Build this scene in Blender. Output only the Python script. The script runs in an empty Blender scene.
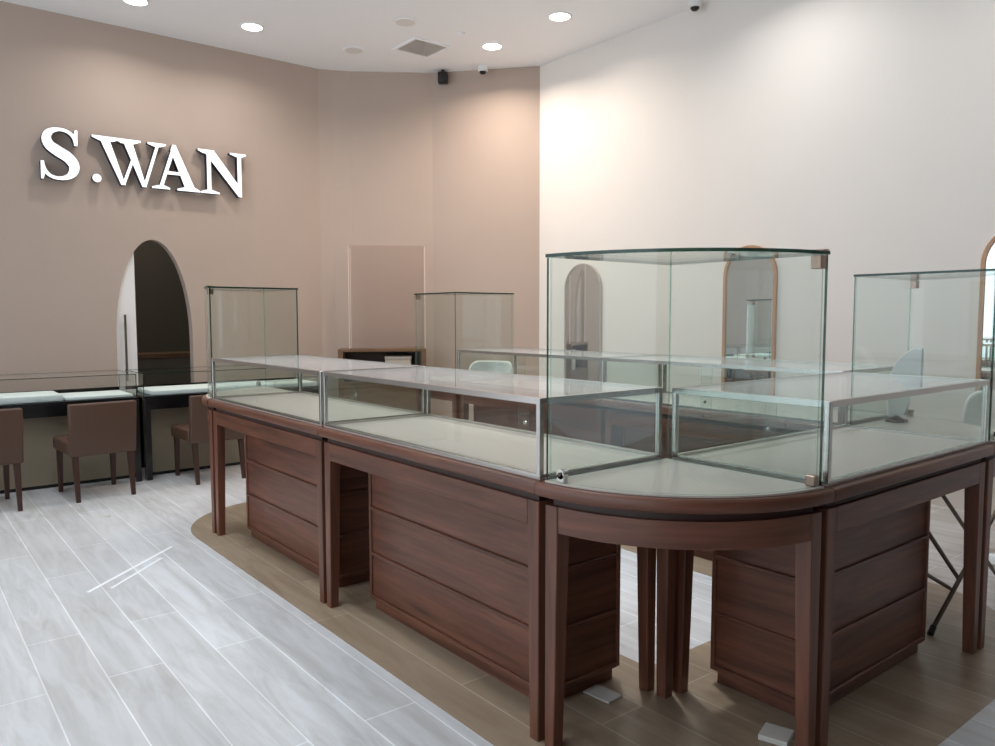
import bpy, bmesh, math
from mathutils import Vector, Matrix
PI = math.pi
C = bpy.context.scene.collection
scene = bpy.context.scene

# ------------------------------------------------------------------ materials
def lin(r, g, b):
    f = lambda c: (c/255/12.92) if c/255 <= .04045 else ((c/255+.055)/1.055)**2.4
    return (f(r), f(g), f(b), 1)

def new_mat(name):
    m = bpy.data.materials.new(name); m.use_nodes = True
    nt = m.node_tree
    for n in list(nt.nodes): nt.nodes.remove(n)
    out = nt.nodes.new('ShaderNodeOutputMaterial')
    return m, nt, out

def principled(name, col, rough=.5, metal=0, spec=.5, noise=0, nscale=20, bump=0, coat=0):
    m, nt, out = new_mat(name)
    p = nt.nodes.new('ShaderNodeBsdfPrincipled')
    p.inputs['Base Color'].default_value = col
    p.inputs['Roughness'].default_value = rough
    p.inputs['Metallic'].default_value = metal
    p.inputs['Specular IOR Level'].default_value = spec
    p.inputs['Coat Weight'].default_value = coat
    if noise or bump:
        tc = nt.nodes.new('ShaderNodeTexCoord')
        n = nt.nodes.new('ShaderNodeTexNoise'); n.inputs['Scale'].default_value = nscale
        n.inputs['Detail'].default_value = 5
        nt.links.new(tc.outputs['Object'], n.inputs['Vector'])
        if noise:
            mx = nt.nodes.new('ShaderNodeMix'); mx.data_type = 'RGBA'
            mx.inputs['A'].default_value = [c*(1-noise) for c in col[:3]]+[1]
            mx.inputs['B'].default_value = [min(1, c*(1+noise)) for c in col[:3]]+[1]
            nt.links.new(n.outputs['Fac'], mx.inputs['Factor'])
            nt.links.new(mx.outputs['Result'], p.inputs['Base Color'])
        if bump:
            b = nt.nodes.new('ShaderNodeBump'); b.inputs['Strength'].default_value = bump
            b.inputs['Distance'].default_value = .002
            nt.links.new(n.outputs['Fac'], b.inputs['Height'])
            nt.links.new(b.outputs['Normal'], p.inputs['Normal'])
    nt.links.new(p.outputs[0], out.inputs[0])
    return m

def emission(name, col, s):
    m, nt, out = new_mat(name)
    e = nt.nodes.new('ShaderNodeEmission'); e.inputs[0].default_value = col; e.inputs[1].default_value = s
    nt.links.new(e.outputs[0], out.inputs[0]); return m

def wood(name, axis, dark, light, rough=.36):
    m, nt, out = new_mat(name)
    N = nt.nodes.new; L = nt.links.new
    p = N('ShaderNodeBsdfPrincipled')
    tc = N('ShaderNodeTexCoord'); mp = N('ShaderNodeMapping')
    s = [16, 16, 16]; s[axis % 3] = 1.1
    mp.inputs['Scale'].default_value = s
    oi = N('ShaderNodeObjectInfo')
    mul = N('ShaderNodeMath'); mul.operation = 'MULTIPLY'; mul.inputs[1].default_value = 40
    L(oi.outputs['Random'], mul.inputs[0])
    sp = N('ShaderNodeSeparateXYZ'); L(tc.outputs['Object'], sp.inputs[0])
    if axis == 0:      # on faces turned along x the grain runs across the face, not into it
        sw = N('ShaderNodeCombineXYZ'); L(sp.outputs[1], sw.inputs[0]); L(sp.outputs[0], sw.inputs[1]); L(sp.outputs[2], sw.inputs[2])
        sn = N('ShaderNodeSeparateXYZ'); L(tc.outputs['Normal'], sn.inputs[0])
        ab = N('ShaderNodeMath'); ab.operation = 'ABSOLUTE'; L(sn.outputs[0], ab.inputs[0])
        gt = N('ShaderNodeMath'); gt.operation = 'GREATER_THAN'; gt.inputs[1].default_value = .7; L(ab.outputs[0], gt.inputs[0])
        mv = N('ShaderNodeMix'); mv.data_type = 'VECTOR'
        L(gt.outputs[0], mv.inputs['Factor']); L(tc.outputs['Object'], mv.inputs['A']); L(sw.outputs[0], mv.inputs['B'])
        L(mv.outputs['Result'], mp.inputs['Vector'])
    elif axis == 3:    # bent round the corner: grain follows the arc
        at = N('ShaderNodeMath'); at.operation = 'ARCTAN2'; L(sp.outputs[1], at.inputs[0]); L(sp.outputs[0], at.inputs[1])
        an = N('ShaderNodeMath'); an.operation = 'ABSOLUTE'; L(at.outputs[0], an.inputs[0])
        ml = N('ShaderNodeMath'); ml.operation = 'MULTIPLY'; ml.inputs[1].default_value = .68; L(an.outputs[0], ml.inputs[0])
        ln = N('ShaderNodeVectorMath'); ln.operation = 'LENGTH'; cxy = N('ShaderNodeCombineXYZ')
        L(sp.outputs[0], cxy.inputs[0]); L(sp.outputs[1], cxy.inputs[1]); L(cxy.outputs[0], ln.inputs[0])
        cv = N('ShaderNodeCombineXYZ'); L(ml.outputs[0], cv.inputs[0]); L(ln.outputs['Value'], cv.inputs[1]); L(sp.outputs[2], cv.inputs[2])
        L(cv.outputs[0], mp.inputs['Vector'])
    else:
        L(tc.outputs['Object'], mp.inputs['Vector'])
    n = N('ShaderNodeTexNoise'); n.noise_dimensions = '4D'
    n.inputs['Scale'].default_value = 1.4; n.inputs['Detail'].default_value = 7; n.inputs['Roughness'].default_value = .62
    n.inputs['Distortion'].default_value = .6
    L(mp.outputs[0], n.inputs['Vector']); L(mul.outputs[0], n.inputs['W'])
    cr = N('ShaderNodeValToRGB')
    cr.color_ramp.elements[0].position = .28; cr.color_ramp.elements[0].color = dark
    cr.color_ramp.elements[1].position = .74; cr.color_ramp.elements[1].color = light
    L(n.outputs['Fac'], cr.inputs[0]); L(cr.outputs[0], p.inputs['Base Color'])
    p.inputs['Roughness'].default_value = rough
    b = N('ShaderNodeBump'); b.inputs['Strength'].default_value = .06; b.inputs['Distance'].default_value = .001
    L(n.outputs['Fac'], b.inputs['Height']); L(b.outputs[0], p.inputs['Normal'])
    L(p.outputs[0], out.inputs[0]); return m

def glass(name, tint, base=.02, gain=.75, gcol=(1, 1, 1, 1), glare=0):
    # thin sheet glass: tinted straight-through transmission plus Fresnel reflection
    m, nt, out = new_mat(name)
    N = nt.nodes.new; L = nt.links.new
    t = N('ShaderNodeBsdfTransparent'); t.inputs[0].default_value = tint
    g = N('ShaderNodeBsdfGlossy'); g.inputs['Roughness'].default_value = 0.0; g.inputs[0].default_value = gcol
    lw = N('ShaderNodeLayerWeight'); lw.inputs['Blend'].default_value = .5
    pw = N('ShaderNodeMath'); pw.operation = 'POWER'; pw.inputs[1].default_value = 5
    L(lw.outputs['Facing'], pw.inputs[0])
    ma = N('ShaderNodeMath'); ma.operation = 'MULTIPLY_ADD'; ma.use_clamp = True
    ma.inputs[1].default_value = gain; ma.inputs[2].default_value = base
    L(pw.outputs[0], ma.inputs[0])
    mx = N('ShaderNodeMixShader')
    L(ma.outputs[0], mx.inputs[0]); L(t.outputs[0], mx.inputs[1]); L(g.outputs[0], mx.inputs[2])
    if glare:       # pale diffuse mixed in, standing for reflected ceiling glare
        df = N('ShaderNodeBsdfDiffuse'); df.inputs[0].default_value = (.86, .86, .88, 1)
        m3 = N('ShaderNodeMixShader'); m3.inputs[0].default_value = glare
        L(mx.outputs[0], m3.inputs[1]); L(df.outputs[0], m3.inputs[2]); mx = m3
    L(mx.outputs[0], out.inputs[0]); return m

def glass_edge(name, col, trans, tint=(.35, .75, .6, 1)):
    m, nt, out = new_mat(name)
    N = nt.nodes.new; L = nt.links.new
    p = N('ShaderNodeBsdfPrincipled'); p.inputs['Base Color'].default_value = col; p.inputs['Roughness'].default_value = .15
    t = N('ShaderNodeBsdfTransparent'); t.inputs[0].default_value = tint
    mx = N('ShaderNodeMixShader'); mx.inputs[0].default_value = trans
    L(p.outputs[0], mx.inputs[1]); L(t.outputs[0], mx.inputs[2]); L(mx.outputs[0], out.inputs[0]); return m

def planks(name, ca, cb, cm, streak, rough, sa):
    # long tiles running along Y with pale joints and soft streaks
    m, nt, out = new_mat(name)
    N = nt.nodes.new; L = nt.links.new
    p = N('ShaderNodeBsdfPrincipled'); p.inputs['Roughness'].default_value = rough
    tc = N('ShaderNodeTexCoord')
    mp = N('ShaderNodeMapping'); mp.inputs['Rotation'].default_value = (0, 0, PI/2); mp.inputs['Location'].default_value = (.35, -.006, 0)
    L(tc.outputs['Object'], mp.inputs['Vector'])
    br = N('ShaderNodeTexBrick'); br.offset = .37; br.offset_frequency = 2
    br.inputs['Scale'].default_value = 1
    br.inputs['Brick Width'].default_value = 1.55; br.inputs['Row Height'].default_value = .222
    br.inputs['Mortar Size'].default_value = .0035; br.inputs['Mortar Smooth'].default_value = .4
    br.inputs['Bias'].default_value = 0
    br.inputs['Color1'].default_value = ca; br.inputs['Color2'].default_value = cb; br.inputs['Mortar'].default_value = cm
    L(mp.outputs[0], br.inputs['Vector'])
    m2 = N('ShaderNodeMapping'); m2.inputs['Scale'].default_value = (9, 1.1, 1)
    L(tc.outputs['Object'], m2.inputs['Vector'])
    n = N('ShaderNodeTexNoise'); n.inputs['Scale'].default_value = 1.6; n.inputs['Detail'].default_value = 7
    n.inputs['Roughness'].default_value = .65; n.inputs['Distortion'].default_value = .8
    L(m2.outputs[0], n.inputs['Vector'])
    cr = N('ShaderNodeValToRGB'); cr.color_ramp.elements[0].position = .35; cr.color_ramp.elements[1].position = .62
    cr.color_ramp.elements[0].color = streak; cr.color_ramp.elements[1].color = (1, 1, 1, 1)
    L(n.outputs['Fac'], cr.inputs[0])
    n2 = N('ShaderNodeTexNoise'); n2.inputs['Scale'].default_value = 1.3; n2.inputs['Detail'].default_value = 3
    L(tc.outputs['Object'], n2.inputs['Vector'])
    mx = N('ShaderNodeMix'); mx.data_type = 'RGBA'; mx.blend_type = 'MULTIPLY'
    mf = N('ShaderNodeMath'); mf.operation = 'MULTIPLY'; mf.inputs[1].default_value = sa
    L(n2.outputs['Fac'], mf.inputs[0]); L(mf.outputs[0], mx.inputs['Factor'])
    L(br.outputs['Color'], mx.inputs['A']); L(cr.outputs[0], mx.inputs['B'])
    L(mx.outputs['Result'], p.inputs['Base Color'])
    b = N('ShaderNodeBump'); b.inputs['Strength'].default_value = .15; b.inputs['Distance'].default_value = .001
    L(n.outputs['Fac'], b.inputs['Height']); L(b.outputs[0], p.inputs['Normal'])
    L(p.outputs[0], out.inputs[0]); return m

WD, WL = lin(64, 36, 25), lin(126, 78, 58)
M = dict(
    taupe=principled('taupe_paint', lin(186, 167, 154), .62, noise=.03, nscale=3),
    white=principled('white_paint', lin(238, 233, 227), .6, noise=.015, nscale=3),
    ceil=principled('ceiling_paint', lin(248, 249, 251), .7),
    floor=planks('pale_plank_tiles', lin(196, 195, 195), lin(208, 208, 209), lin(234, 235, 236), lin(205, 198, 190), .34, 1.0),
    border=planks('brown_plank_tiles', lin(146, 128, 108), lin(158, 140, 119), lin(182, 168, 150), lin(170, 158, 145), .32, .8),
    woodx=wood('walnut_along_x', 0, WD, WL), woody=wood('walnut_along_y', 1, WD, WL), woodz=wood('walnut_along_z', 2, WD, WL), woodarc=wood('walnut_round_corner', 3, WD, WL),
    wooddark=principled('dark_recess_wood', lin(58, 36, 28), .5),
    deck=principled('beige_laminate', lin(190, 179, 170), .28, noise=.05, nscale=4),
    steel=principled('brushed_steel', lin(200, 196, 192), .26, metal=1, noise=.05, nscale=60),
    chrome=principled('polished_chrome', lin(215, 213, 208), .14, metal=1),
    bronze=principled('satin_hinge', lin(165, 140, 125), .3, metal=.8),
    glass=glass('clear_sheet_glass', (.948, .966, .957, 1)),
    glasstop=glass('showcase_top_glass', (.955, .966, .962, 1), glare=.10),
    gedge=glass_edge('green_glass_edge', lin(12, 44, 35), .10),
    gedge2=glass_edge('pale_glass_edge', lin(130, 176, 162), .8, (.8, .92, .88, 1)),
    acrylic=glass('clear_acrylic', (.985, .975, .972, 1), .02, .6),
    acedge=principled('acrylic_edge', lin(250, 236, 226), .2),
    leather=principled('brown_leather', lin(80, 56, 42), .5, bump=.25, nscale=180),
    chairleg=principled('dark_brown_wood_leg', lin(62, 38, 30), .45),
    black=principled('black_gloss_laminate', lin(16, 16, 18), .22),
    olive=principled('olive_grey_laminate', lin(142, 130, 110), .55, noise=.03, nscale=3),
    pad=principled('white_felt', lin(240, 244, 242), .85, bump=.1, nscale=300),
    letter=None,
    lside=principled('dark_blue_letter_side', lin(30, 40, 60), .4),
    mirror=principled('mirror_silver', (.86, .87, .86, 1), .0, metal=1),
    oak=wood('light_oak', 2, lin(176, 132, 98), lin(206, 164, 128), .45),
    brown=wood('medium_brown_cabinet', 0, lin(96, 70, 48), lin(128, 98, 70), .4),
    plastic=principled('white_plastic', lin(236, 238, 236), .35),
    blackp=principled('black_plastic', lin(18, 18, 19), .45),
    vent=principled('vent_grey', lin(214, 212, 208), .5),
    ventdark=principled('vent_dark', lin(165, 163, 160), .7),
    lensoff=principled('frosted_lens_off', lin(228, 226, 222), .4),
    lens=emission('lamp_lens_lit', (1, .93, .84, 1), 14),
    tube=principled('dark_steel_tube', lin(92, 82, 72), .35, metal=.7),
    tile=principled('pale_tile_offcut', lin(196, 192, 184), .5, noise=.08, nscale=60),
    tape=principled('white_tape_residue', lin(228, 229, 231), .6, noise=.04, nscale=60),
    door=principled('white_door_paint', lin(244, 241, 238), .4),
    front=principled('dark_taupe_paint', lin(96, 84, 76), .6),
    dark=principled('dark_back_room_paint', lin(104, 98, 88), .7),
    wicker=principled('pale_woven_paper', lin(196, 186, 172), .7, noise=.25, nscale=160),
)
_m, _nt, _o = new_mat('lit_letter_face')
_p = _nt.nodes.new('ShaderNodeBsdfPrincipled'); _p.inputs['Base Color'].default_value = lin(245, 247, 252)
_p.inputs['Emission Color'].default_value = (.93, .97, 1, 1); _p.inputs['Emission Strength'].default_value = .55
_nt.links.new(_p.outputs[0], _o.inputs[0]); M['letter'] = _m

# ------------------------------------------------------------------ mesh helpers
def box(bm, x0, x1, y0, y1, z0, z1, bev=0, mi=0, seg=1):
    vs = [bm.verts.new((x, y, z)) for z in (z0, z1) for y in (y0, y1) for x in (x0, x1)]
    fs = [bm.faces.new([vs[i] for i in q]) for q in ((0, 2, 3, 1), (4, 5, 7, 6), (0, 1, 5, 4), (2, 6, 7, 3), (0, 4, 6, 2), (1, 3, 7, 5))]
    for f in fs: f.material_index = mi
    if bev:
        es = {e for f in fs for e in f.edges}
        r = bmesh.ops.bevel(bm, geom=list(es), offset=bev, segments=seg, affect='EDGES', profile=.5)
        for f in r['faces']: f.material_index = mi
    return fs

def pane(bm, x0, x1, y0, y1, z0, z1, pale=()):
    """sheet of glass: the thin rim faces take the edge material (slot 1)"""
    fs = box(bm, x0, x1, y0, y1, z0, z1)
    d = (x1-x0, y1-y0, z1-z0); k = d.index(min(d))
    for i, f in enumerate(fs):
        ax = (2, 2, 1, 1, 0, 0)[i]
        f.material_index = 0 if ax == k else (2 if i in pale else 1)

def hexa(bm, b, t, mi=0):
    """solid between bottom quad b and top quad t"""
    vb = [bm.verts.new(p) for p in b]; vt = [bm.verts.new(p) for p in t]
    n = len(b)
    fs = [bm.faces.new(vb[::-1]), bm.faces.new(vt)]
    for i in range(n): fs.append(bm.faces.new((vb[i], vb[(i+1) % n], vt[(i+1) % n], vt[i])))
    for f in fs: f.material_index = mi
    return fs

def prism(bm, pts, z0, z1, mi=0, side=None):
    fs = hexa(bm, [(x, y, z0) for x, y in pts], [(x, y, z1) for x, y in pts], mi)
    if side is not None:
        for f in fs[2:]: f.material_index = side
    return fs

def tube(bm, p0, p1, r, seg=12, r1=None, mi=0):
    p0, p1 = Vector(p0), Vector(p1); d = (p1-p0).normalized()
    a = d.orthogonal().normalized(); b = d.cross(a); r1 = r if r1 is None else r1
    A = [p0+(a*math.cos(t)+b*math.sin(t))*r for t in [2*PI*i/seg for i in range(seg)]]
    B = [p1+(a*math.cos(t)+b*math.sin(t))*r1 for t in [2*PI*i/seg for i in range(seg)]]
    return hexa(bm, A, B, mi)

def lathe(bm, prof, seg=28, mi=0, cap=True):
    rings = [[bm.verts.new((r*math.cos(2*PI*i/seg), r*math.sin(2*PI*i/seg), z)) for i in range(seg)] for r, z in prof]
    for a, b in zip(rings, rings[1:]):
        for i in range(seg):
            f = bm.faces.new((a[i], a[(i+1) % seg], b[(i+1) % seg], b[i])); f.material_index = mi
    if cap:
        for rg, rev in ((rings[0], True), (rings[-1], False)):
            f = bm.faces.new(rg[::-1] if rev else rg); f.material_index = mi

def arc(r, a0, a1, n=24, cx=0, cy=0):
    return [(cx+r*math.cos(a0+(a1-a0)*i/n), cy+r*math.sin(a0+(a1-a0)*i/n)) for i in range(n+1)]

def strip_prism(bm, A, B, z0, z1, mi=0, side=None):
    """solid ribbon between two matching point lists (arcs), from z0 to z1"""
    n = len(A)
    V = lambda pts, z: [bm.verts.new((x, y, z)) for x, y in pts]
    a0, b0, a1, b1 = V(A, z0), V(B, z0), V(A, z1), V(B, z1)
    fl = []; fsd = []
    for i in range(n-1):
        fl.append(bm.faces.new((a0[i], a0[i+1], b0[i+1], b0[i]))); fl.append(bm.faces.new((a1[i], b1[i], b1[i+1], a1[i+1])))
        fsd.append(bm.faces.new((a0[i], a1[i], a1[i+1], a0[i+1]))); fsd.append(bm.faces.new((b0[i], b0[i+1], b1[i+1], b1[i])))
    ends = [bm.faces.new((a0[0], b0[0], b1[0], a1[0])), bm.faces.new((a0[-1], a1[-1], b1[-1], b0[-1]))]
    for f in fl+fsd+ends: f.material_index = mi
    return fl, fsd, ends

def BM(): return bmesh.new()

def obj(name, bm, mats, parent=None, loc=None, rz=0, smooth=35):
    bmesh.ops.recalc_face_normals(bm, faces=bm.faces[:])
    me = bpy.data.meshes.new(name); bm.to_mesh(me); bm.free()
    for m in (mats if isinstance(mats, (list, tuple)) else [mats]): me.materials.append(m)
    if smooth:
        me.shade_smooth(); me.set_sharp_from_angle(angle=math.radians(smooth))
    o = bpy.data.objects.new(name, me); C.objects.link(o)
    if parent: o.parent = parent
    if loc: o.location = loc
    o.rotation_euler = (0, 0, rz)
    return o

def thing(name, label, cat, loc=(0, 0, 0), rz=0, group=None):
    o = bpy.data.objects.new(name, None); C.objects.link(o); o.empty_display_size = .1
    o.location = loc; o.rotation_euler = (0, 0, rz)
    return tag(o, label, cat, group)

def tag(o, label, cat, group=None):
    o['label'] = label; o['category'] = cat
    if group: o['group'] = group
    return o

def struct(o, label=None):
    o['kind'] = 'structure'
    if label: o['label'] = label
    return o

def copy_tree(o, parent=None):
    c = o.copy(); C.objects.link(c)
    if parent: c.parent = parent
    for ch in [x for x in bpy.data.objects if x.parent == o]: copy_tree(ch, c)
    return c

def dup(o, loc, rz, label):
    c = copy_tree(o); c.location = loc; c.rotation_euler = (0, 0, rz); c['label'] = label
    return c

# ------------------------------------------------------------------ room shell
HC = 4.579
XL, YF = -4.6, -2.4
YW, XR = 9.1, 6.5
P1, P2, P3 = (4.40, YW), (5.61, 8.355), (XR, 7.30)
bm = BM(); prism(bm, [(XL, YF), (XR+.1, YF), (XR+.1, 11.6), (XL, 11.6)], -.08, 0)
struct(obj('floor', bm, M['floor'], smooth=0), 'pale grey-white plank tile floor')
bm = BM(); prism(bm, [(XL, YF), (XR+.1, YF), (XR+.1, 11.6), (XL, 11.6)], HC, HC+.1)
struct(obj('ceiling', bm, M['ceil'], smooth=0), 'white painted ceiling')

# brown plank inlay that follows the counter island
CX0, CX1, CY0, CY1 = 2.40, 3.78, 1.94, 5.31      # centres of the four rounded corners
RB = .79
pts = []
pts += arc(RB, PI, PI/2, 20, CX0, CY1)
pts += [(CX0+.10, CY1+RB), (CX0+.10, CY0+.16), (CX1-.10, CY0+.16), (CX1-.10, CY1+RB)]
pts += arc(RB, PI/2, 0, 20, CX1, CY1)
pts += arc(RB, 0, -PI/2, 20, CX1, CY0)[:-1]+[(CX1, CY0-RB-.08)]
pts += [(CX0, CY0-RB-.08)]+arc(RB, -PI/2, -PI, 20, CX0, CY0)[1:]
bm = BM(); prism(bm, pts, 0, .002)
struct(obj('trim_1', bm, M['border'], smooth=0), 'brown plank inlay under the counters')
ZF = .002

# left wall with the arched doorway
AX0, AX1, AZ, AT = 1.985, 2.79, 1.25, 2.35
bm = BM(); T = .12
box(bm, XL, AX0, YW, YW+T, 0, HC); box(bm, AX1, P1[0], YW, YW+T, 0, HC)
n = 32; cxm, rxm = (AX0+AX1)/2, (AX1-AX0)/2
ap = [(cxm-rxm*math.cos(PI*i/n), AZ+(AT-AZ)*math.sin(PI*i/n)) for i in range(n+1)]
for (xa, za), (xb, zb) in zip(ap, ap[1:]):
    hexa(bm, [(xa, YW, za), (xb, YW, zb), (xb, YW+T, zb), (xa, YW+T, za)], [(xa, YW, HC), (xb, YW, HC), (xb, YW+T, HC), (xa, YW+T, HC)])
bmesh.ops.remove_doubles(bm, verts=bm.verts[:], dist=1e-5)
struct(obj('wall_left', bm, M['taupe'], smooth=0), 'taupe wall with the arched doorway and sign')

def wall_seg(name, a, b, m, t=.12):
    a, b = Vector((*a, 0)), Vector((*b, 0)); d = (b-a).normalized(); nn = Vector((-d.y, d.x, 0))*t
    if nn.dot(Vector((3, 3, 0))-a) > 0: nn = -nn
    bm = BM(); q = [a, b, b+nn, a+nn]
    hexa(bm, [(p.x, p.y, 0) for p in q], [(p.x, p.y, HC) for p in q])
    return struct(obj(name, bm, m, smooth=0))
# gently bent joint where the left wall turns
wall_seg('wall_corner', (4.40, YW), (4.56, 9.045), M['taupe'])
wall_seg('wall_bend', (4.56, 9.045), (4.76, 8.935), M['taupe'])
wall_seg('wall_back', (4.76, 8.935), P2, M['taupe'])
wall_seg('wall_far', P2, P3, M['taupe'])
wall_seg('wall_right', P3, (XR, YF), M['white'])
wall_seg('wall_front', (XL, YF), (XR, YF), M['front'])

# back room behind the doorway, sliding leaf, handle
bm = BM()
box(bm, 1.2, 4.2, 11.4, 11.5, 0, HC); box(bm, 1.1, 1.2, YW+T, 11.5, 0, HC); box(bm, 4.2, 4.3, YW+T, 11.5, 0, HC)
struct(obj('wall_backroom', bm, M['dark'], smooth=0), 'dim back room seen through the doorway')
bm = BM(); box(bm, 1.90, 2.198, YW+.03, YW+.065, .01, 2.30, .003)
d = struct(obj('door_1', bm, M['door'], smooth=0), 'white door leaf half behind the arched doorway')
bm = BM()
for hx in (2.078,):
    tube(bm, (hx, YW-.005, .80), (hx, YW-.005, 1.525), .012)
    for z in (.9, 1.42): tube(bm, (hx, YW-.005, z), (hx, YW+.031, z), .008)
obj('door_handle', bm, M['tube'], d)
t = thing('storage_cabinet', 'low dark wooden cabinet in the dim room behind the arched doorway', 'cabinet', (2.62, 10.2, 0))
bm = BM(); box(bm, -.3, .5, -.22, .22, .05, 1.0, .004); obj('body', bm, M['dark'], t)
bm = BM(); box(bm, -.33, .53, -.25, .25, 1.0, 1.05, .004); obj('top', bm, M['brown'], t)
bm = BM(); box(bm, -.28, .48, -.2, .2, 0, .05); obj('plinth', bm, M['wooddark'], t)

# ------------------------------------------------------------------ counter tables
D = .69
def leg_mesh(cx, cy, sx, sy, w=.06, wb=.046, z1=.862):
    """square leg; sx, sy point to the inner side that tapers away"""
    bm = BM(); k = w-wb
    x0, x1, y0, y1 = cx-w/2, cx+w/2, cy-w/2, cy+w/2
    top = [(x0, y0), (x1, y0), (x1, y1), (x0, y1)]
    X0 = x0+(k if sx < 0 else 0); X1 = x1-(k if sx > 0 else 0); Y0 = y0+(k if sy < 0 else 0); Y1 = y1-(k if sy > 0 else 0)
    bot = [(X0, Y0), (X1, Y0), (X1, Y1), (X0, Y1)]
    hexa(bm, [(x, y, ZF) for x, y in bot], [(x, y, z1-.1) for x, y in top])
    hexa(bm, [(x, y, z1-.1) for x, y in top], [(x, y, z1) for x, y in top])
    bmesh.ops.bevel(bm, geom=[e for e in bm.edges if abs(e.verts[0].co.z-e.verts[1].co.z) > .05], offset=.003, segments=1, affect='EDGES')
    return bm

def make_table(L, label, loc, rz, locks=0):
    t = thing('counter_table', label, 'table', loc, rz, 'straight walnut counter tables')
    h = L/2-.0012
    bm = BM(); box(bm, -h, h, -D/2, D/2, .893, .938, .010, seg=3); obj('slab', bm, M['woodx'], t)
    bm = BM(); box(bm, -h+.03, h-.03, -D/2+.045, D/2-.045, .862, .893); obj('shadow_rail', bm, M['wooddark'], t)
    e = .018
    x0, x1, y0, y1 = -L/2+e, L/2-e, -D/2+.03, D/2-.03
    for ya, yb in ((y0, y0+.026), (y1-.026, y1)):
        bm = BM(); box(bm, x0+.06, x1-.06, ya, yb, .773, .862, .002); obj('apron', bm, M['woodx'], t)
    for xa, xb in ((x0+.004, x0+.03), (x1-.03, x1-.004)):
        bm = BM(); box(bm, xa, xb, y0+.06, y1-.06, .773, .862, .002); obj('end_apron', bm, M['woody'], t)
    for cx, sx in ((x0+.03, 1), (x1-.03, -1)):
        for cy, sy in ((y0+.03, 1), (y1-.03, -1)):
            obj('leg', leg_mesh(cx, cy, sx, sy), M['woodz'], t)
    for k in range(locks):
        bm = BM(); x = (k-(locks-1)/2)*.535
        tube(bm, (x, D/2-.002, .915), (x, D/2+.006, .915), .009, 16); obj('lock', bm, M['chrome'], t)
    return t

LA = 1.685
xa = (1.712+2.402)/2
xb = (CX1+CX1+.69)/2 - .003
yA1, yA2 = CY0+LA/2, CY0+LA*1.5
tA1 = make_table(LA, 'walnut counter table on the left row, the nearer one beside the near rounded corner', (xa, yA1, 0), -PI/2)
dup(tA1, (xa, yA2, 0), -PI/2, 'walnut counter table on the left row, the farther one toward the brown leather chairs')
LB = CX1-CX0
make_table(LB, 'shorter walnut counter table on the right, between the near and right rounded corners', ((CX0+CX1)/2, CY0-D/2, 0), 0)
tR1 = make_table(LA, 'walnut counter table of the rear row, with locks, seen through the near glass', (xb, yA1, 0), PI/2, 3)
dup(tR1, (xb, yA2, 0), PI/2, 'walnut counter table at the far end of the rear row, below the taupe walls')

def make_corner(label, loc, rz):
    t = thing('corner_table', label, 'table', loc, rz, 'rounded walnut corner tables')
    bm = BM(); g = .0012
    a0, a1 = PI+.002, 1.5*PI-.002
    # rounded nosing built from stacked slices
    prof = [(.893, .682), (.897, .687), (.905, .690), (.926, .690), (.934, .687), (.938, .682)]
    rings = []
    for z, r in prof: rings.append([bm.verts.new((x-g, y-g, z)) for x, y in [(0, 0)]+arc(r, PI, 1.5*PI, 32)])
    for A, B in zip(rings, rings[1:]):
        m = len(A)
        for i in range(m): bm.faces.new((A[i], A[(i+1) % m], B[(i+1) % m], B[i]))
    bm.faces.new(rings[0]); bm.faces.new(rings[-1])
    obj('slab', bm, M['woodarc'], t)
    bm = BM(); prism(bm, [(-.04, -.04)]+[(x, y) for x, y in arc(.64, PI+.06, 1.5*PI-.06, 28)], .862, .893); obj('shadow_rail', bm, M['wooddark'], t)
    w = .06; e = .018
    bm = BM(); strip_prism(bm, arc(.66, PI+.11, 1.5*PI-.11, 28), arc(.634, PI+.11, 1.5*PI-.11, 28), .773, .862); obj('apron', bm, M['woodarc'], t)
    bm = BM(); box(bm, -.60, -.07, -e-.028, -e-.004, .773, .862, .002); obj('end_apron', bm, M['woodx'], t)
    bm = BM(); box(bm, -e-.028, -e-.004, -.60, -.07, .773, .862, .002); obj('end_apron', bm, M['woody'], t)
    obj('leg', leg_mesh(-.66+w/2, -e-w/2, 1, -1), M['woodz'], t)
    obj('leg', leg_mesh(-e-w/2, -.66+w/2, -1, 1), M['woodz'], t)
    obj('leg', leg_mesh(-e-w/2, -e-w/2, -1, -1), M['woodz'], t)
    return t
corners = [((CX0, CY0), 0, 'near rounded walnut corner table, closest to the viewer, under the large glass tower', 'tall curved glass tower on the near rounded corner, largest in view'),
           ((CX0, CY1), -PI/2, 'rounded walnut corner table at the far left end, facing the brown leather chairs', 'tall glass tower at the far left end of the counters, beside the arched doorway'),
           ((CX1, CY0), PI/2, 'rounded walnut corner table at the right, cut by the picture edge', 'tall glass tower at the right, cut by the picture edge'),
           ((CX1, CY1), PI, 'rounded walnut corner table at the far end of the rear row', 'tall glass tower at the far end of the rear row, before the taupe walls')]
c0 = None
for (x, y), rz, lab, _ in corners:
    if c0 is None: c0 = make_corner(lab, (x, y, 0), rz)
    else: dup(c0, (x, y, 0), rz, lab)

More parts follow.
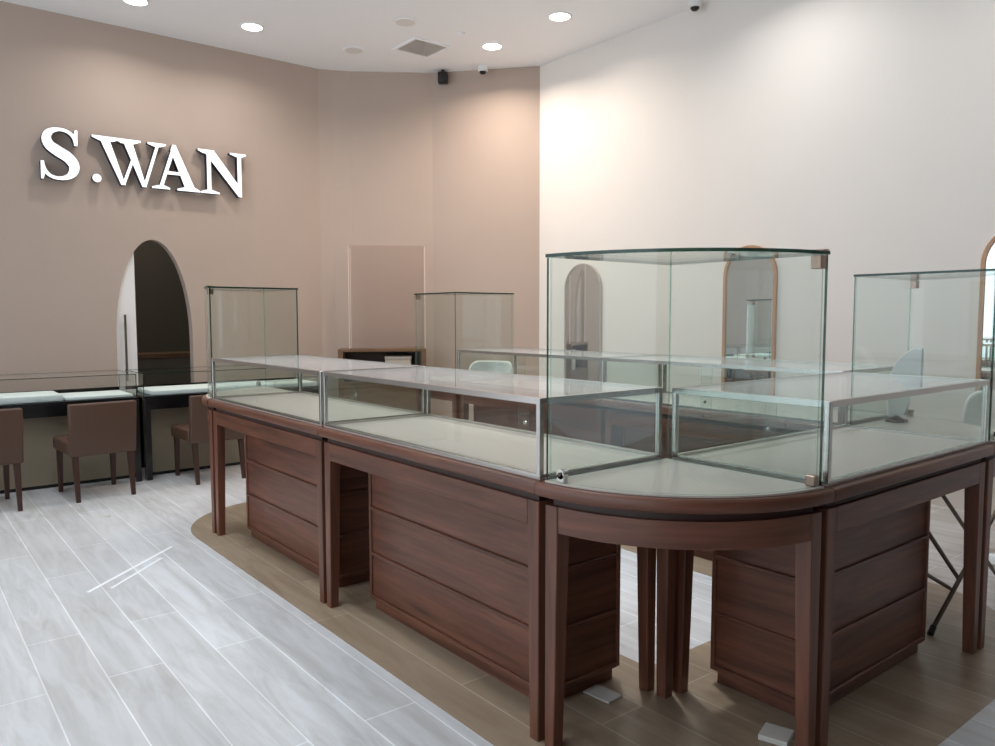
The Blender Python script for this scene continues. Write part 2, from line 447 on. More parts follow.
# ------------------------------------------------------------------ glass
GZ0, GZ1 = .939, 1.222
def make_case(L, label, loc, rz):
    t = thing('glass_showcase', label, 'display case', loc, rz, 'low steel-framed glass showcases')
    h = L/2-.012; y0, y1 = -D/2+.03, D/2-.014; p = .020
    bm = BM(); box(bm, -h+.003, h-.003, y0+.003, y1-.003, GZ0, GZ0+.007); obj('base_board', bm, M['deck'], t)
    bm = BM()
    for xa_, xb_ in ((-h, -h+p), (h-p, h)):
        for ya, yb in ((y0, y0+p), (y1-p, y1)): box(bm, xa_, xb_, ya, yb, GZ0+.0075, GZ1-.0005, .0015)
    for z0, z1 in ((GZ0+.0072, GZ0+.018), (GZ1-.022, GZ1)):
        for ya, yb in ((y0, y0+p), (y1-p, y1)): box(bm, -h+p, h-p, ya+.0005, yb-.0005, z0, z1)
        for xa_, xb_ in ((-h, -h+p), (h-p, h)): box(bm, xa_+.0005, xb_-.0005, y0+p, y1-p, z0, z1)
    obj('steel_frame', bm, M['steel'], t)
    G = [M['glass'], M['gedge2']]
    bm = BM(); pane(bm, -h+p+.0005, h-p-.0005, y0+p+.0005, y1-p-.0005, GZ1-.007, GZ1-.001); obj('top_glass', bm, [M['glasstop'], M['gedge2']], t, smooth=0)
    zz = (GZ0+.019, GZ1-.023)
    bm = BM(); pane(bm, -h+p, h-p, y0+.007, y0+.012, *zz); obj('front_glass', bm, G, t, smooth=0)
    for xa_ in (-h+.007, h-.012):
        bm = BM(); pane(bm, xa_, xa_+.005, y0+p, y1-p, *zz); obj('end_glass', bm, G, t, smooth=0)
    for s, yy in ((-1, y1-.017), (1, y1-.010)):
        bm = BM(); xs = sorted((s*(h-p), -s*.04)); pane(bm, xs[0], xs[1], yy, yy+.005, *zz); gl = obj('sliding_glass', bm, [M['glass'], M['gedge2']], t, smooth=0)
    bm = BM()
    tube(bm, (.0, y1-.005, GZ0+.055), (.0, y1+.003, GZ0+.055), .009, 14); obj('lock', bm, M['chrome'], t)
    return t
sA1 = make_case(LA, 'long low glass showcase on the nearer left counter, with a steel frame', (xa, yA1, 0), -PI/2)
dup(sA1, (xa, yA2, 0), -PI/2, 'low glass showcase on the farther left counter, beside the far left glass tower')
make_case(LB, 'low glass showcase on the right counter, its steel top edge dark brown in reflection', ((CX0+CX1)/2, CY0-D/2, 0), 0)
dup(sA1, (xb, yA1, 0), PI/2, 'low glass showcase of the rear row, seen behind the large near tower')
dup(sA1, (xb, yA2, 0), PI/2, 'low glass showcase at the far end of the rear row, before the taupe wall')

ZT = 1.706
def make_tower(label, loc, rz, inner=1, e0=1, e1=1):
    t = thing('glass_tower', label, 'display case', loc, rz, 'tall quarter-round glass towers')
    R = .652; th = .009; G = [M['glass'], M['gedge']]; i0 = -.016
    bm = BM(); prism(bm, [(i0, i0)]+arc(R+.012, PI+.03, 1.5*PI-.03, 32), GZ0, GZ0+.006); obj('base_board', bm, M['deck'], t)
    zb, zt = GZ0+.0065, ZT-.0105
    G3 = G+[M['gedge2']]
    bm = BM(); pane(bm, -R+.014, i0, i0-th, i0, zb, zt, (0, 1, 4) if inner else (0, 1, 4, 5)); obj('side_glass', bm, G3, t, smooth=0)
    bm = BM(); pane(bm, i0-th, i0, -R+.014, i0-th-.0005, zb, zt, (0, 1, 2, 3)); obj('side_glass', bm, G3, t, smooth=0)
    bm = BM()
    a0, a1 = PI+.022, 1.5*PI-.022
    fl, fs, en = strip_prism(bm, arc(R, a0, a1, 36), arc(R-th, a0, a1, 36), zb, zt)
    for f in fl: f.material_index = 2
    for f, e_ in zip(en, (e0, e1)): f.material_index = 1 if e_ else 2
    obj('curved_glass', bm, G3, t, smooth=30)
    bm = BM(); fs = prism(bm, [(i0+.004, i0+.004)]+arc(R+.006, PI+.02, 1.5*PI-.02, 36), ZT-.010, ZT+.001, 0, 1); obj('top_glass', bm, G, t, smooth=30)
    # hinge at the top of the curved door, clips at the bottom ends
    def at(r, a): return (r*math.cos(a), r*math.sin(a))
    a = 1.5*PI-.065
    bm = BM(); x, y = at(R-.012, a); box(bm, x-.016, x+.016, y-.014, y+.022, ZT-.055, ZT-.012, .002); box(bm, x-.016, x+.016, y-.024, y+.022, ZT+.0015, ZT+.006, .001)
    obj('hinge', bm, M['bronze'], t)
    bm = BM(); box(bm, x-.014, x+.014, y-.012, y+.022, GZ0+.0065, GZ0+.042, .003); obj('hinge', bm, M['bronze'], t)
    a = PI+.125
    x, y = at(R-.012, a)
    bm = BM(); box(bm, x-.014, x+.008, y-.017, y+.017, GZ0+.0065, GZ0+.034, .002)
    tube(bm, (x-.014, y, GZ0+.034), (x+.008, y, GZ0+.034), .017, 18); obj('clip', bm, M['chrome'], t)
    bm = BM(); tube(bm, (x-.019, y, GZ0+.034), (x-.013, y, GZ0+.034), .007, 12); obj('clip_screw', bm, M['tube'], t)
    return t
for (x, y), rz, _, lab in corners:
    k = corners.index(((x, y), rz, _, lab))
    make_tower(lab, (x+(.03 if k == 2 else 0), y, 0), rz, (0, 1, 1, 1)[k], (1, 0, 1, 0)[k], (1, 1, 0, 0)[k])

# ------------------------------------------------------------------ cabinets under the counters
def make_cabinet(Lc, dep, label, loc, rz):
    t = thing('under_cabinet', label, 'cabinet', loc, rz, 'walnut cabinets under the counters')
    h = Lc/2; zt = .76
    bm = BM(); box(bm, -h+.022, h-.022, -dep/2+.022, dep/2-.022, ZF, .058); obj('plinth', bm, M['woodx'], t)
    bm = BM(); box(bm, -h+.008, h-.008, -dep/2+.008, dep/2-.008, .058, zt); obj('body', bm, M['woodx'], t)
    for sx in (-1, 1):
        for sy in (-1, 1):
            x, y = sx*h, sy*dep/2
            xs = sorted((x, x-sx*.02)); ys = sorted((y, y-sy*.02))
            bm = BM(); box(bm, xs[0], xs[1], ys[0], ys[1], .0582, zt, .002); obj('corner_post', bm, M['woodz'], t)
    for z0, z1 in ((.0585, .080), (.287, .304), (.522, .539), (zt-.02, zt)):
        bm = BM()
        box(bm, -h+.0205, h-.0205, -dep/2-.004, -dep/2+.009, z0, z1, .003); box(bm, -h+.0205, h-.0205, dep/2-.009, dep/2+.004, z0, z1, .003)
        box(bm, -h-.004, -h+.009, -dep/2+.0205, dep/2-.0205, z0, z1, .003); box(bm, h-.009, h+.004, -dep/2+.0205, dep/2-.0205, z0, z1, .003)
        obj('moulding', bm, M['woodx'], t)
    return t
cab = make_cabinet(1.34, .42, 'panelled walnut cabinet under the nearer left counter table', (2.115, 2.775, 0), -PI/2)
dup(cab, (2.105, 4.46, 0), -PI/2, 'panelled walnut cabinet under the farther left counter table')
make_cabinet(.985, .43, 'panelled walnut cabinet under the short right counter table', (3.085, 1.640, 0), 0)
rcab = make_cabinet(1.50, .44, 'panelled walnut cabinet under the rear row beside the right corner', (4.12, yA1, 0), PI/2)
dup(rcab, (4.12, yA2, 0), PI/2, 'panelled walnut cabinet under the far end of the rear row')

# ------------------------------------------------------------------ seated desks along the left wall
def make_desk(x0, x1, label):
    t = thing('service_desk', label, 'desk', ((x0+x1)/2, 7.85, 0), 0, 'low service desks before the taupe wall')
    h = (x1-x0)/2
    bm = BM(); box(bm, -h, h, -.345, .37, .755, .772, .002); obj('desk_top', bm, M['black'], t)
    bm = BM(); box(bm, -h+.05, h-.05, -.345, -.32, .648, .755, .002); obj('fascia', bm, M['black'], t)
    for s in (-1, 1):
        bm = BM(); xs = sorted((s*h, s*(h-.05)));
        box(bm, xs[0], xs[1], -.385, -.30, 0, .7545, .003); obj('leg', bm, M['black'], t)
    bm = BM(); box(bm, -h+.052, h-.052, -.16, -.14, .03, .754); obj('front_panel', bm, M['olive'], t)
    bm = BM(); box(bm, -h+.052, h-.052, -.15, -.142, 0, .03); box(bm, -h+.06, h-.06, .30, .32, 0, .75); obj('kick_board', bm, M['black'], t)
    return t
def make_desk_case(x0, x1, label):
    t = thing('desk_showcase', label, 'display case', ((x0+x1)/2, 7.85, .772), 0, 'low glass showcases on the service desks')
    h = (x1-x0)/2-.006; y0, y1 = -.335, .34; H = .213; G = [M['glass'], M['gedge']]; th = .006
    bm = BM(); pane(bm, -h, h, y0, y1, H-.006, H); obj('top_glass', bm, G, t, smooth=0)
    bm = BM(); pane(bm, -h, h, y0+.001, y0+.007, .001, H-.007); obj('front_glass', bm, G, t, smooth=0)
    for s in (-1, 1):
        bm = BM(); xs = sorted((s*h, s*(h-th))); pane(bm, xs[0], xs[1], y0+.008, y1-.02, .001, H-.007); obj('end_glass', bm, G, t, smooth=0)
    bm = BM(); box(bm, -h, h, y1-.016, y1-.001, .001, .05); obj('back_rail', bm, M['black'], t)
    return t
make_desk(-1.9, 1.80, 'long low black-framed service desk at the left, behind the two leather chairs')
make_desk(1.845, 3.62, 'shorter low black-framed service desk before the arched doorway')
make_desk_case(-1.9, 1.80, 'low frameless glass case on the left service desk, holding white pads')
make_desk_case(1.845, 3.62, 'low frameless glass case on the service desk before the arched doorway')
def pad(x0, x1, y0, y1, z0, z1, label):
    bm = BM(); box(bm, x0, x1, y0, y1, z0, z1, .006, seg=2)
    return tag(obj('display_pad', bm, M['pad']), label, 'display pad', 'white display pads in the desk cases')
pad(.40, 1.205, 7.55, 8.05, .7735, .828, 'thick white display pad left of the seam, behind the two leather chairs')
pad(1.225, 1.77, 7.55, 8.05, .7735, .800, 'flatter white display pad at the right end of the left desk case')
pad(1.93, 2.72, 7.55, 8.05, .7735, .815, 'white display pad in the desk case below the arched doorway')
pad(2.74, 3.58, 7.55, 8.05, .7735, .815, 'white display pad at the right end, seen through the far left glass tower')

# ------------------------------------------------------------------ leather chairs
def make_chair(label, loc, rz):
    t = thing('leather_chair', label, 'chair', loc, rz, 'brown leather chairs at the service desks')
    w = .256
    bm = BM(); box(bm, -w, w, -.20, .27, .375, .485, .018, seg=3); obj('seat', bm, M['leather'], t)
    bm = BM(); fs = hexa(bm, [(-w, -.265, .365), (w, -.265, .365), (w, -.205, .365), (-w, -.205, .365)],
                         [(-w-.002, -.315, .80), (w+.002, -.315, .80), (w+.002, -.245, .80), (-w-.002, -.245, .80)])
    bmesh.ops.bevel(bm, geom=bm.edges[:], offset=.014, segments=3, affect='EDGES', profile=.5)
    obj('backrest', bm, M['leather'], t)
    for sx in (-1, 1):
        for yt, yb in ((-.235, -.29), (.235, .245)):
            bm = BM(); x = sx*.212; a, b = .022, .015
            hexa(bm, [(x-b, yb-b, 0), (x+b, yb-b, 0), (x+b, yb+b, 0), (x-b, yb+b, 0)],
                 [(x-a, yt-a, .374), (x+a, yt-a, .374), (x+a, yt+a, .374), (x-a, yt+a, .374)])
            obj('leg', bm, M['chairleg'], t)
    return t
ch = make_chair('brown leather chair standing whole in view at the left service desk', (1.375, 7.235, 0), .075)
dup(ch, (.552, 7.19, 0), .05, 'brown leather chair cut off by the left picture edge')
dup(ch, (2.355, 7.305, 0), .04, 'brown leather chair half hidden behind the far left counter corner')

# ------------------------------------------------------------------ white shell chairs behind the rear row
def make_shell(label, loc, rz, H=1.02):
    t = thing('shell_chair', label, 'chair', loc, rz, 'white shell chairs behind the rear counters')
    bm = BM(); n = 18; rows = []
    zs = [.60, .64, .72, .82, .90, .96, 1.0, 1.02]
    half = [1.25, 1.35, 1.36, 1.34, 1.29, 1.2, 1.06, .86]
    for k, z in enumerate(zs):
        r0 = .235+.02*math.sin(k/7*PI)
        rows.append([bm.verts.new((r0*math.sin(-half[k]+2*half[k]*i/n), -r0*math.cos(-half[k]+2*half[k]*i/n)+.02, z/1.02*H)) for i in range(n+1)])
    for A, B in zip(rows, rows[1:]):
        for i in range(n): bm.faces.new((A[i], A[i+1], B[i+1], B[i]))
    o = obj('backrest', bm, M['plastic'], t, smooth=60)
    md = o.modifiers.new('thickness', 'SOLIDIFY'); md.thickness = .025; md.offset = 0
    bm = BM(); lathe(bm, [(.05, .57), (.2, .575), (.235, .60), (.23, .635), (.1, .64)]); obj('seat', bm, M['plastic'], t)
    bm = BM(); lathe(bm, [(.2, 0), (.2, .012), (.05, .03), (.03, .03)]); obj('foot_plate', bm, M['chrome'], t)
    bm = BM(); tube(bm, (0, 0, .03), (0, 0, .57), .028, 18); obj('pole', bm, M['chrome'], t)
    return t
sh = make_shell('white shell chair with rounded back seen through the far end of the rear glass showcase', (4.98, 6.40, 0), PI/2+.55)
dup(sh, (5.35, 1.70, 0), PI/2+.25, 'white shell chair seen through the glass at the right picture edge')

# white leaf-shaped form inside the right tower
t = thing('white_curved_form', 'white curved form inside the right glass tower', 'display stand', (4.2, 1.735, GZ0+.0063))
bm = BM(); pr = []
for i in range(15):
    a = PI/2*i/14; pr.append((-.14*math.sin(a)**.9 if i else 0, .385*math.cos(a)))
prof = [(.0, .395)]+[(-.165*math.sin(PI/2*i/12), .16+.235*math.cos(PI/2*i/12)) for i in range(1, 13)]+[(-.162, .03), (-.07, .03), (-.06, .16), (0, .20)]
q = [(x, z) for x, z in prof]
hexa(bm, [(x, -.03, z) for x, z in q], [(x, .03, z) for x, z in q])
bmesh.ops.bevel(bm, geom=[e for e in bm.edges if abs(e.verts[0].co.y-e.verts[1].co.y) < .01], offset=.012, segments=3, affect='EDGES')
o = obj('curved_body', bm, M['plastic'], t); o.rotation_euler = (0, 0, -1.156)
bm = BM(); lathe(bm, [(.055, 0), (.055, .012), (.02, .02), (.02, .035)]); o = obj('foot', bm, M['wooddark'], t); o.location = (-.046, .106, 0)

# ------------------------------------------------------------------ brown cabinet with clear cover by the angled wall
tx, ty = .852, -.524
rz = math.atan2(ty, tx)
t = thing('display_pedestal', 'brown open-front pedestal cabinet before the angled taupe wall', 'cabinet', (4.74+tx*.06+.524*.19, 8.30+ty*.06+.852*.19, 0), rz)
hw, hd, H = .535, .20, 1.105
bm = BM()
box(bm, -hw, hw, -hd, hd, H-.035, H, .003); obj('top', bm, M['brown'], t)
bm = BM(); box(bm, -hw, -hw+.06, -hd, hd, 0, H-.0352, .002); obj('side_panel', bm, M['brown'], t)
bm = BM(); box(bm, hw-.06, hw, -hd, hd, 0, H-.0352, .002); obj('side_panel', bm, M['brown'], t)
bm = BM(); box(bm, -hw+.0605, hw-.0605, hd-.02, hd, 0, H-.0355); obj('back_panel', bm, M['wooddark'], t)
bm = BM(); box(bm, -hw+.0605, hw-.0605, -hd+.002, -hd+.009, .03, .679, .002); obj('front_panel', bm, M['brown'], t)
bm = BM(); box(bm, -hw+.0605, hw-.0605, -hd+.01, hd-.0205, .68, .705); box(bm, -hw+.0605, hw-.0605, -hd+.01, hd-.0205, .06, .08); obj('shelf', bm, M['brown'], t)
bx_, by_ = 4.74+tx*.06+.524*.19, 8.30+ty*.06+.852*.19
def on_ped(u, v): return (bx_+tx*u-ty*v, by_+ty*u+tx*v)
px_, py_ = on_ped(.19, -.02)
t = thing('woven_basket', 'pale woven box on the shelf inside the brown pedestal cabinet', 'box', (px_, py_, .7055), rz)
bm = BM(); box(bm, -.16, .16, -.12, .12, 0, .27, .01); obj('body', bm, M['wicker'], t)
bm = BM(); box(bm, -.165, .165, -.125, .125, .27, .305, .006); obj('lid', bm, M['wicker'], t)
t = thing('clear_cover', 'tall clear acrylic cover standing on the brown pedestal cabinet', 'display case', (bx_, by_, H+.001), rz)
CH = 1.25; G = [M['acrylic'], M['acedge']]
x0, x1, y0, y1 = -.40, .53, -.18, .17
bm = BM(); pane(bm, x0, x1, y0, y0+.008, 0, CH); obj('front_pane', bm, G, t, smooth=0)
for xq in (x0, x1-.008):
    bm = BM(); pane(bm, xq, xq+.008, y0+.0085, y1, 0, CH); obj('side_pane', bm, G, t, smooth=0)
bm = BM(); pane(bm, x0, x1, y0, y1, CH+.0005, CH+.007); obj('top_pane', bm, [M['acrylic'], M['acrylic']], t, smooth=0)
bm = BM(); pane(bm, x0+.009, x1-.009, y1-.008, y1, 0, CH); obj('back_pane', bm, [M['acrylic'], M['acrylic']], t, smooth=0)

# ------------------------------------------------------------------ arched mirrors on the right wall
def make_mirror(y, label, w=.57, top=2.17, bot=.32, fr=.028, fm='oak'):
    t = thing('arched_mirror', label, 'mirror', (XR, y, bot), 0, 'arched mirrors on the white wall')
    R = w/2; H = top-bot
    def outline(r): return [(-r, fr if r < R else 0)]+[(-r*math.cos(PI*i/28), H-R+r*math.sin(PI*i/28)) for i in range(29)]+[(r, fr if r < R else 0)]
    A, B = outline(R), outline(R-fr)
    bm = BM(); n = len(A)
    xs = (-.034, -.002)
    V = {}
    for k, pts in (('a', A), ('b', B)):
        for x in xs: V[k, x] = [bm.verts.new((x, u, z)) for u, z in pts]
    for i in range(n):
        j = (i+1) % n
        bm.faces.new((V['a', xs[0]][i], V['a', xs[0]][j], V['b', xs[0]][j], V['b', xs[0]][i]))
        bm.faces.new((V['a', xs[1]][i], V['b', xs[1]][i], V['b', xs[1]][j], V['a', xs[1]][j]))
        bm.faces.new((V['a', xs[0]][i], V['a', xs[1]][i], V['a', xs[1]][j], V['a', xs[0]][j]))
        bm.faces.new((V['b', xs[0]][i], V['b', xs[0]][j], V['b', xs[1]][j], V['b', xs[1]][i]))
    obj('frame', bm, M[fm], t)
    bm = BM(); q = outline(R-fr+.0)
    hexa(bm, [(-.020, u*.999, z) for u, z in q], [(-.003, u*.999, z) for u, z in q]); obj('mirror_glass', bm, M['mirror'], t, smooth=0)
    return t
m0 = make_mirror(4.275, 'oak-framed arched mirror seen through the large near glass tower')
make_mirror(6.51, 'thin-framed arched mirror farthest along the white wall, near the taupe corner', w=.6, top=2.12, fr=.010, fm='deck')
dup(m0, (XR, 2.01, .32), 0, 'oak-framed arched mirror at the right picture edge, behind the right tower')

# ------------------------------------------------------------------ sign letters
YL = YW-.02; TH = .08
def catmull(P, m=6):
    out = []; Q = [P[0]]+P+[P[-1]]
    for i in range(1, len(Q)-2):
        for k in range(m):
            t_ = k/m; p0, p1, p2, p3 = Q[i-1], Q[i], Q[i+1], Q[i+2]
            out.append(tuple(.5*((2*b)+(-a+c)*t_+(2*a-5*b+4*c-d_)*t_**2+(-a+3*b-3*c+d_)*t_**3) for a, b, c, d_ in zip(p0, p1, p2, p3)))
    out.append(P[-1]); return out
def letter(polys, x0, z0, label, name='sign_letter', stroke=None):
    bm = BM()
    for i, p in enumerate(polys):
        k = .0003*i
        b = [(x, -TH+k, z) for x, z in p]; f = [(x, 0, z) for x, z in p]
        fs = hexa(bm, f, b); fs[1].material_index = 1
    if stroke:
        pts = catmull(stroke); n = len(pts); Lp, Rp = [], []
        for i, (x, z, w) in enumerate(pts):
            a, b = pts[max(i-1, 0)], pts[min(i+1, n-1)]
            dx, dz = b[0]-a[0], b[1]-a[1]; l = math.hypot(dx, dz)
            Lp.append((x-dz/l*w/2, z+dx/l*w/2)); Rp.append((x+dz/l*w/2, z-dx/l*w/2))
        fl, fsd, en = strip_prism(bm, Lp, Rp, 0, 1)
        for v in {v for f in fl+fsd+en for v in f.verts}:
            v.co = Vector((v.co.x, -TH if v.co.z > .5 else 0, v.co.y))
        for f in fl:
            if all(v.co.y < -TH/2 for v in f.verts): f.material_index = 1
    # stand-off pins back to the wall
    xs = [v.co.x for v in bm.verts]; zs = [v.co.z for v in bm.verts]
    o = obj(name, bm, [M['lside'], M['letter']], loc=(x0, YL, z0), smooth=30)
    return tag(o, label, 'letter', 'lit white letters on the taupe wall')
S_ = [(.325, .385, .03), (.30, .455, .035), (.245, .498, .034), (.17, .507, .036), (.095, .478, .06), (.062, .415, .085), (.085, .345, .098), (.16, .29, .108),
      (.25, .235, .108), (.300, .165, .10), (.292, .095, .085), (.245, .042, .055), (.17, .02, .036), (.095, .032, .034), (.042, .08, .036), (.018, .155, .03)]
letter([[(.308, .36), (.340, .36), (.345, .52), (.318, .52), (.306, .47)], [(.0, .0), (.022, .0), (.040, .06), (.034, .18), (.002, .18)]], 1.325, 2.888, 'white lit letter S, first and leftmost on the taupe wall', stroke=S_)
bm = BM(); tube(bm, (0, 0, 0), (0, -TH, 0), .043, 24)
for f in bm.faces:
    if len(f.verts) > 4 and f.calc_center_median().y < -TH/2: f.material_index = 1
o = tag(obj('sign_dot', bm, [M['lside'], M['letter']], loc=(1.835, YL, 2.947)), 'small white lit round dot between the letters S and W', 'letter', 'lit white letters on the taupe wall')
h_ = .488
letter([[(0, h_), (0, h_-.02), (.07, h_-.05), (.20, h_-.05), (.27, h_-.02), (.27, h_)],
        [(.07, h_-.02), (.165, h_-.02), (.312, 0.0), (.268, 0.0)],
        [(.272, 0.0), (.305, 0.0), (.428, .34), (.398, .34)],
        [(.225, h_), (.225, h_-.02), (.28, h_-.05), (.40, h_-.05), (.475, h_-.02), (.475, h_)],
        [(.297, h_-.02), (.390, h_-.02), (.522, 0.0), (.478, 0.0)],
        [(.484, 0.0), (.518, 0.0), (.665, h_-.02), (.632, h_-.02)],
        [(.545, h_), (.545, h_-.02), (.61, h_-.042), (.68, h_-.042), (.735, h_-.02), (.735, h_)]], 1.80, 2.90, 'white lit letter W, after the dot on the taupe wall')
letter([[(0, 0), (.19, 0), (.19, .018), (.13, .042), (.08, .042), (0, .018)],
        [(.075, .02), (.115, .02), (.262, .46), (.235, .49), (.222, .46)],
        [(.205, .43), (.225, .492), (.262, .492), (.465, .02), (.355, .02)],
        [(.265, 0), (.515, 0), (.515, .018), (.46, .045), (.35, .045), (.265, .018)],
        [(.14, .165), (.34, .165), (.325, .2), (.15, .2)]], 2.375, 2.90, 'white lit letter A, between W and N on the taupe wall')
letter([[(0, h_), (0, h_-.018), (.06, h_-.045), (.15, h_-.045), (.19, h_)],
        [(.096, .02), (.142, .02), (.142, h_-.06), (.096, h_-.03)],
        [(.02, 0), (.235, 0), (.235, .018), (.15, .042), (.09, .042), (.02, .018)],
        [(.055, h_-.01), (.185, h_-.01), (.492, .08), (.492, -.01), (.455, -.01)],
        [(.446, 0.0), (.492, -.01), (.492, h_-.02), (.446, h_-.02)],
        [(.36, h_), (.36, h_-.018), (.43, h_-.042), (.50, h_-.042), (.55, h_-.018), (.55, h_)]], 2.875, 2.90, 'white lit letter N, last and rightmost on the taupe wall')

# ------------------------------------------------------------------ ceiling fixtures
def downlight(x, y, lit, label, r=.104):
    t = thing('downlight', label, 'light', (x, y, HC), 0, 'round recessed ceiling lights')
    bm = BM(); n = 32
    A = arc(r+.022, 0, 2*PI, n)[:-1]; B = arc(r, 0, 2*PI, n)[:-1]
    va = [bm.verts.new((a, b, -.001)) for a, b in A]; vb = [bm.verts.new((a*.97, b*.97, -.012)) for a, b in A]; vc = [bm.verts.new((a, b, -.010)) for a, b in B]; vd = [bm.verts.new((a, b, -.001)) for a, b in B]
    for i in range(n):
        j = (i+1) % n
        for P_, Q_ in ((va, vb), (vb, vc), (vc, vd), (vd, va)): bm.faces.new((P_[i], P_[j], Q_[j], Q_[i]))
    obj('trim_ring', bm, M['ceil'], t)
    bm = BM(); prism(bm, arc(r-.001, 0, 2*PI, n)[:-1], -.009, -.004); obj('lens', bm, M['lens'] if lit else M['lensoff'], t)
    return t
downlight(2.089, 8.27, 1, 'lit ceiling light cut by the top picture edge above the sign')
downlight(3.233, 8.23, 1, 'lit ceiling light above the right end of the sign')
downlight(5.601, 7.11, 1, 'lit ceiling light nearest the taupe corner, right of the vent')
downlight(5.604, 5.99, 1, 'lit ceiling light nearest the white wall, at the top centre')
downlight(4.442, 7.11, 0, 'unlit ceiling light behind the square vent')
downlight(4.43, 8.21, 0, 'unlit ceiling light nearest the bend of the taupe wall')

t = thing('ceiling_vent', 'square grey slatted vent in the ceiling', 'vent', (4.99, 7.64, HC))
bm = BM(); q = .245
for a in range(4):
    m = Matrix.Rotation(a*PI/2, 3, 'Z')
    b = [m @ Vector(p) for p in ((-q, -q, -.018), (q, -q, -.018), (q-.035, -q+.035, -.018), (-q+.035, -q+.035, -.018))]
    hexa(bm, b, [p+Vector((0, 0, .0175)) for p in b])
obj('frame', bm, M['ceil'], t)
bm = BM()
for i in range(14):
    y = -.2+i*.0303; hexa(bm, [(-.208, y-.008, -.014), (.208, y-.008, -.014), (.208, y+.006, -.014), (-.208, y+.006, -.014)], [(-.208, y, -.004), (.208, y, -.004), (.208, y+.012, -.004), (-.208, y+.012, -.004)])
obj('slats', bm, M['vent'], t, smooth=0)
bm = BM(); box(bm, -.209, .209, -.209, .209, -.0035, -.001); obj('backing', bm, M['ventdark'], t)

def dome(x, y, label):
    t = thing('dome_camera', label, 'camera', (x, y, HC), 0, 'small dome cameras on the ceiling')
    bm = BM(); lathe(bm, [(.06, -.001), (.068, -.03), (.064, -.06), (.045, -.068)]); obj('housing', bm, M['plastic'], t)
    bm = BM(); lathe(bm, [(.044, -.067), (.040, -.082), (.025, -.096), (.006, -.10)]); obj('lens_dome', bm, M['blackp'], t)
    return t
dome(5.95, 7.74, 'small white dome camera with black lens at the taupe wall top')
dome(6.37, 4.88, 'small dome camera above the white wall at the top picture edge')
t = thing('wall_speaker', 'small black box speaker hanging at the top of the taupe wall', 'speaker', (5.65, 8.17, HC-.02), -.7)
bm = BM(); box(bm, -.062, .062, -.055, .055, -.145, -.012, .012, seg=2); obj('body', bm, M['blackp'], t)
bm = BM(); box(bm, -.02, .02, -.02, .02, -.012, .0195); obj('bracket', bm, M['blackp'], t)
t = thing('smoke_detector', 'small pale round detector on the ceiling beside the vent', 'smoke detector', (5.08, 7.0, HC))
bm = BM(); lathe(bm, [(.05, -.001), (.05, -.018), (.03, -.026)]); obj('body', bm, M['ceil'], t)

# ------------------------------------------------------------------ folding stand under the right corner, floor bits
t = thing('folding_stand', 'dark steel folding stand with crossed tubes under the right corner table', 'stand', (4.2, 1.55, 0))
def rod(name, a, b, r=.0105):
    bm = BM(); tube(bm, Vector(a)-Vector((4.2, 1.55, 0)), Vector(b)-Vector((4.2, 1.55, 0)), r, 12); return obj(name, bm, M['tube'], t)
l1 = rod('leg', (3.81, 1.49, .022), (4.56, 1.49, .475))
rod('leg', (4.13, 1.60, .614), (4.92, 1.60, .03))
rod('brace', (3.60, 1.515, .638), (4.171, 1.515, .180))
rod('brace', (3.70, 1.515, .329), (4.09, 1.515, .147), .0095)
bm = BM(); tube(bm, Vector((3.79, 1.49, .003))-Vector((4.2, 1.55, 0)), Vector((3.825, 1.49, .035))-Vector((4.2, 1.55, 0)), .014, 12); obj('rubber_foot', bm, M['blackp'], l1)
def chip(x, y, w, l, a, label, h=.008):
    bm = BM(); box(bm, -w/2, w/2, -l/2, l/2, 0, h, .0015)
    return tag(obj('tile_offcut', bm, M['tile'], loc=(x, y, ZF+.0003), rz=a), label, 'tile', 'pale tile offcuts under the counters')
chip(2.17, 2.055, .085, .13, .1, 'pale flat tile offcut on the floor at the near end of the left cabinet')
chip(2.425, 1.45, .10, .10, .3, 'pale tile offcut on the floor under the near rounded corner', .02)
chip(3.93, 1.68, .12, .09, .5, 'pale tile offcut on the floor by the foot of the folding stand')
def strip(a, b, w, label):
    a, b = Vector((*a, 0)), Vector((*b, 0)); d = b-a
    bm = BM(); box(bm, -d.length/2, d.length/2, -w/2, w/2, .0002, .0012)
    return tag(obj('tape_strip', bm, M['tape'], loc=tuple((a+b)/2), rz=math.atan2(d.y, d.x)), label, 'tape', 'white tape marks on the pale floor')
strip((.815, 4.61), (1.42, 5.20), .022, 'long white tape mark slanting across the pale floor')
strip((.93, 4.60), (1.30, 4.99), .018, 'shorter white tape mark crossing the long one on the pale floor')
bm = BM(); lathe(bm, [(.022, 0), (.018, .010), (.006, .014)], 9)
tag(obj('plaster_crumb', bm, M['tile'], loc=(1.267, 6.286, .0003)), 'small crumb of plaster on the pale floor before the chairs', 'crumb')

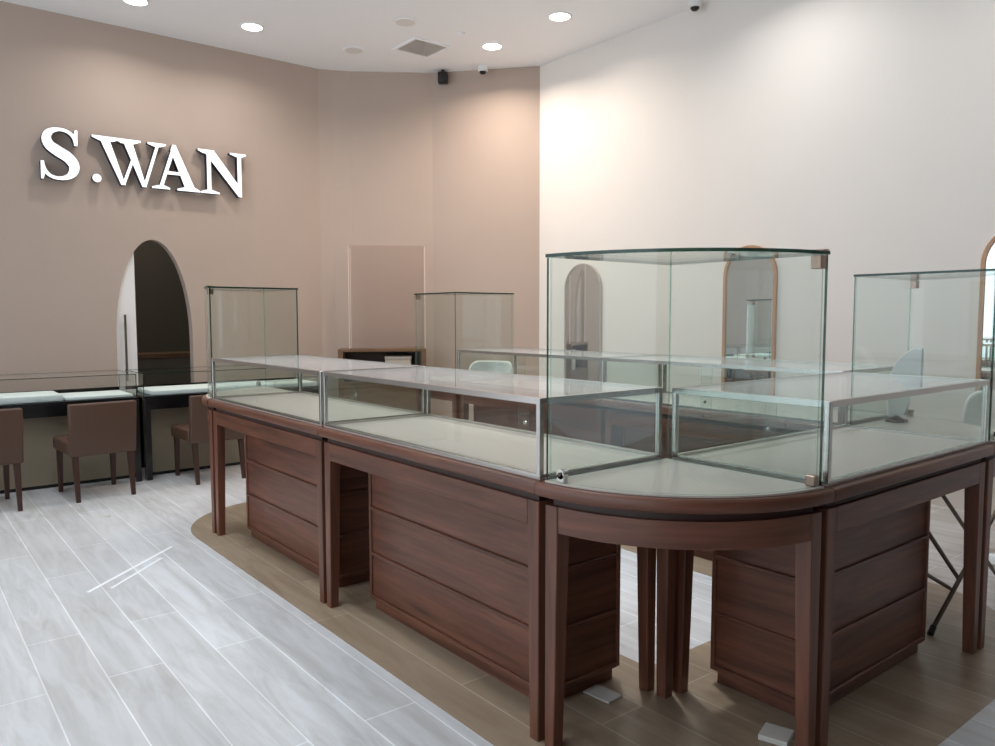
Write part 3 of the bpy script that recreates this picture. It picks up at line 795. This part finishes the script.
# ------------------------------------------------------------------ light
def lamp(x, y, power, col, size=.15, spread=150):
    l = bpy.data.lights.new('downlight_or_fill', 'AREA'); l.shape = 'DISK'; l.size = size; l.energy = power; l.color = col; l.spread = math.radians(spread)
    o = bpy.data.objects.new('downlight_or_fill', l); C.objects.link(o); o.location = (x, y, HC-.03); return o
WARM, NEUT = (1, .86, .74), (1, .96, .92)
for x, y, p, c in ((2.089, 8.27, 11, NEUT), (3.233, 8.23, 11, NEUT), (5.601, 7.11, 26, WARM), (5.604, 5.99, 10, WARM), (4.43, 6.4, 27, WARM),
                   (5.6, 3.75, 15, NEUT), (5.6, 1.5, 12, NEUT)):
    lamp(x, y, p, c)  # first four match modelled downlights; the rest are unseen, added to brighten walls
# unseen daylight-white fill lamps added to brighten the aisle and the counters
for x, y, p, sp in ((3.1, 4.6, 13, 62), (3.1, 3.0, 17, 62), (1.25, 6.5, 13, 105), (1.0, 4.9, 14, 95), (1.15, 3.2, 17, 95), (-1.2, 6.4, 9, 105), (-1.2, 4.2, 6, 105), (-1.2, 2.2, 6, 105)):
    lamp(x, y, p, (.86, .94, 1), .2, sp)

lb = bpy.data.lights.new('back_room_fill', 'AREA'); lb.shape = 'DISK'; lb.size = .3; lb.energy = 26; lb.color = (1, .97, .9)  # unseen fill light added to lift the dim back room
o = bpy.data.objects.new('back_room_fill', lb); C.objects.link(o); o.location = (2.2, 10.3, HC-.05)

w = bpy.data.worlds.new('daylight'); scene.world = w; w.use_nodes = True
bg = w.node_tree.nodes['Background']; bg.inputs[0].default_value = (.80, .90, 1, 1); bg.inputs[1].default_value = 2.0

# ------------------------------------------------------------------ camera
F, YAW, PIT, ROL = 771.271, .67340772, -.0731921, -.0013046
fw = Vector((math.sin(YAW)*math.cos(PIT), math.cos(YAW)*math.cos(PIT), math.sin(PIT)))
r = Vector((math.cos(YAW), -math.sin(YAW), 0)); u = r.cross(fw)
r2 = r*math.cos(ROL)+u*math.sin(ROL); u2 = -r*math.sin(ROL)+u*math.cos(ROL)
cd = bpy.data.cameras.new('camera'); cam = bpy.data.objects.new('camera', cd); C.objects.link(cam)
cd.sensor_width = 36; cd.lens = F/995*36; cd.clip_start = .05
mm = Matrix((r2, u2, -fw)).transposed().to_4x4(); mm.translation = (0, 0, 1.5); cam.matrix_world = mm
scene.camera = cam

scene.view_settings.view_transform = 'Standard'; scene.view_settings.look = 'None'
scene.view_settings.gamma = 1; scene.view_settings.use_curve_mapping = False
scene.view_settings.exposure = 0
cy = scene.cycles
cy.transparent_max_bounces = 64; cy.max_bounces = 10; cy.diffuse_bounces = 5; cy.glossy_bounces = 6
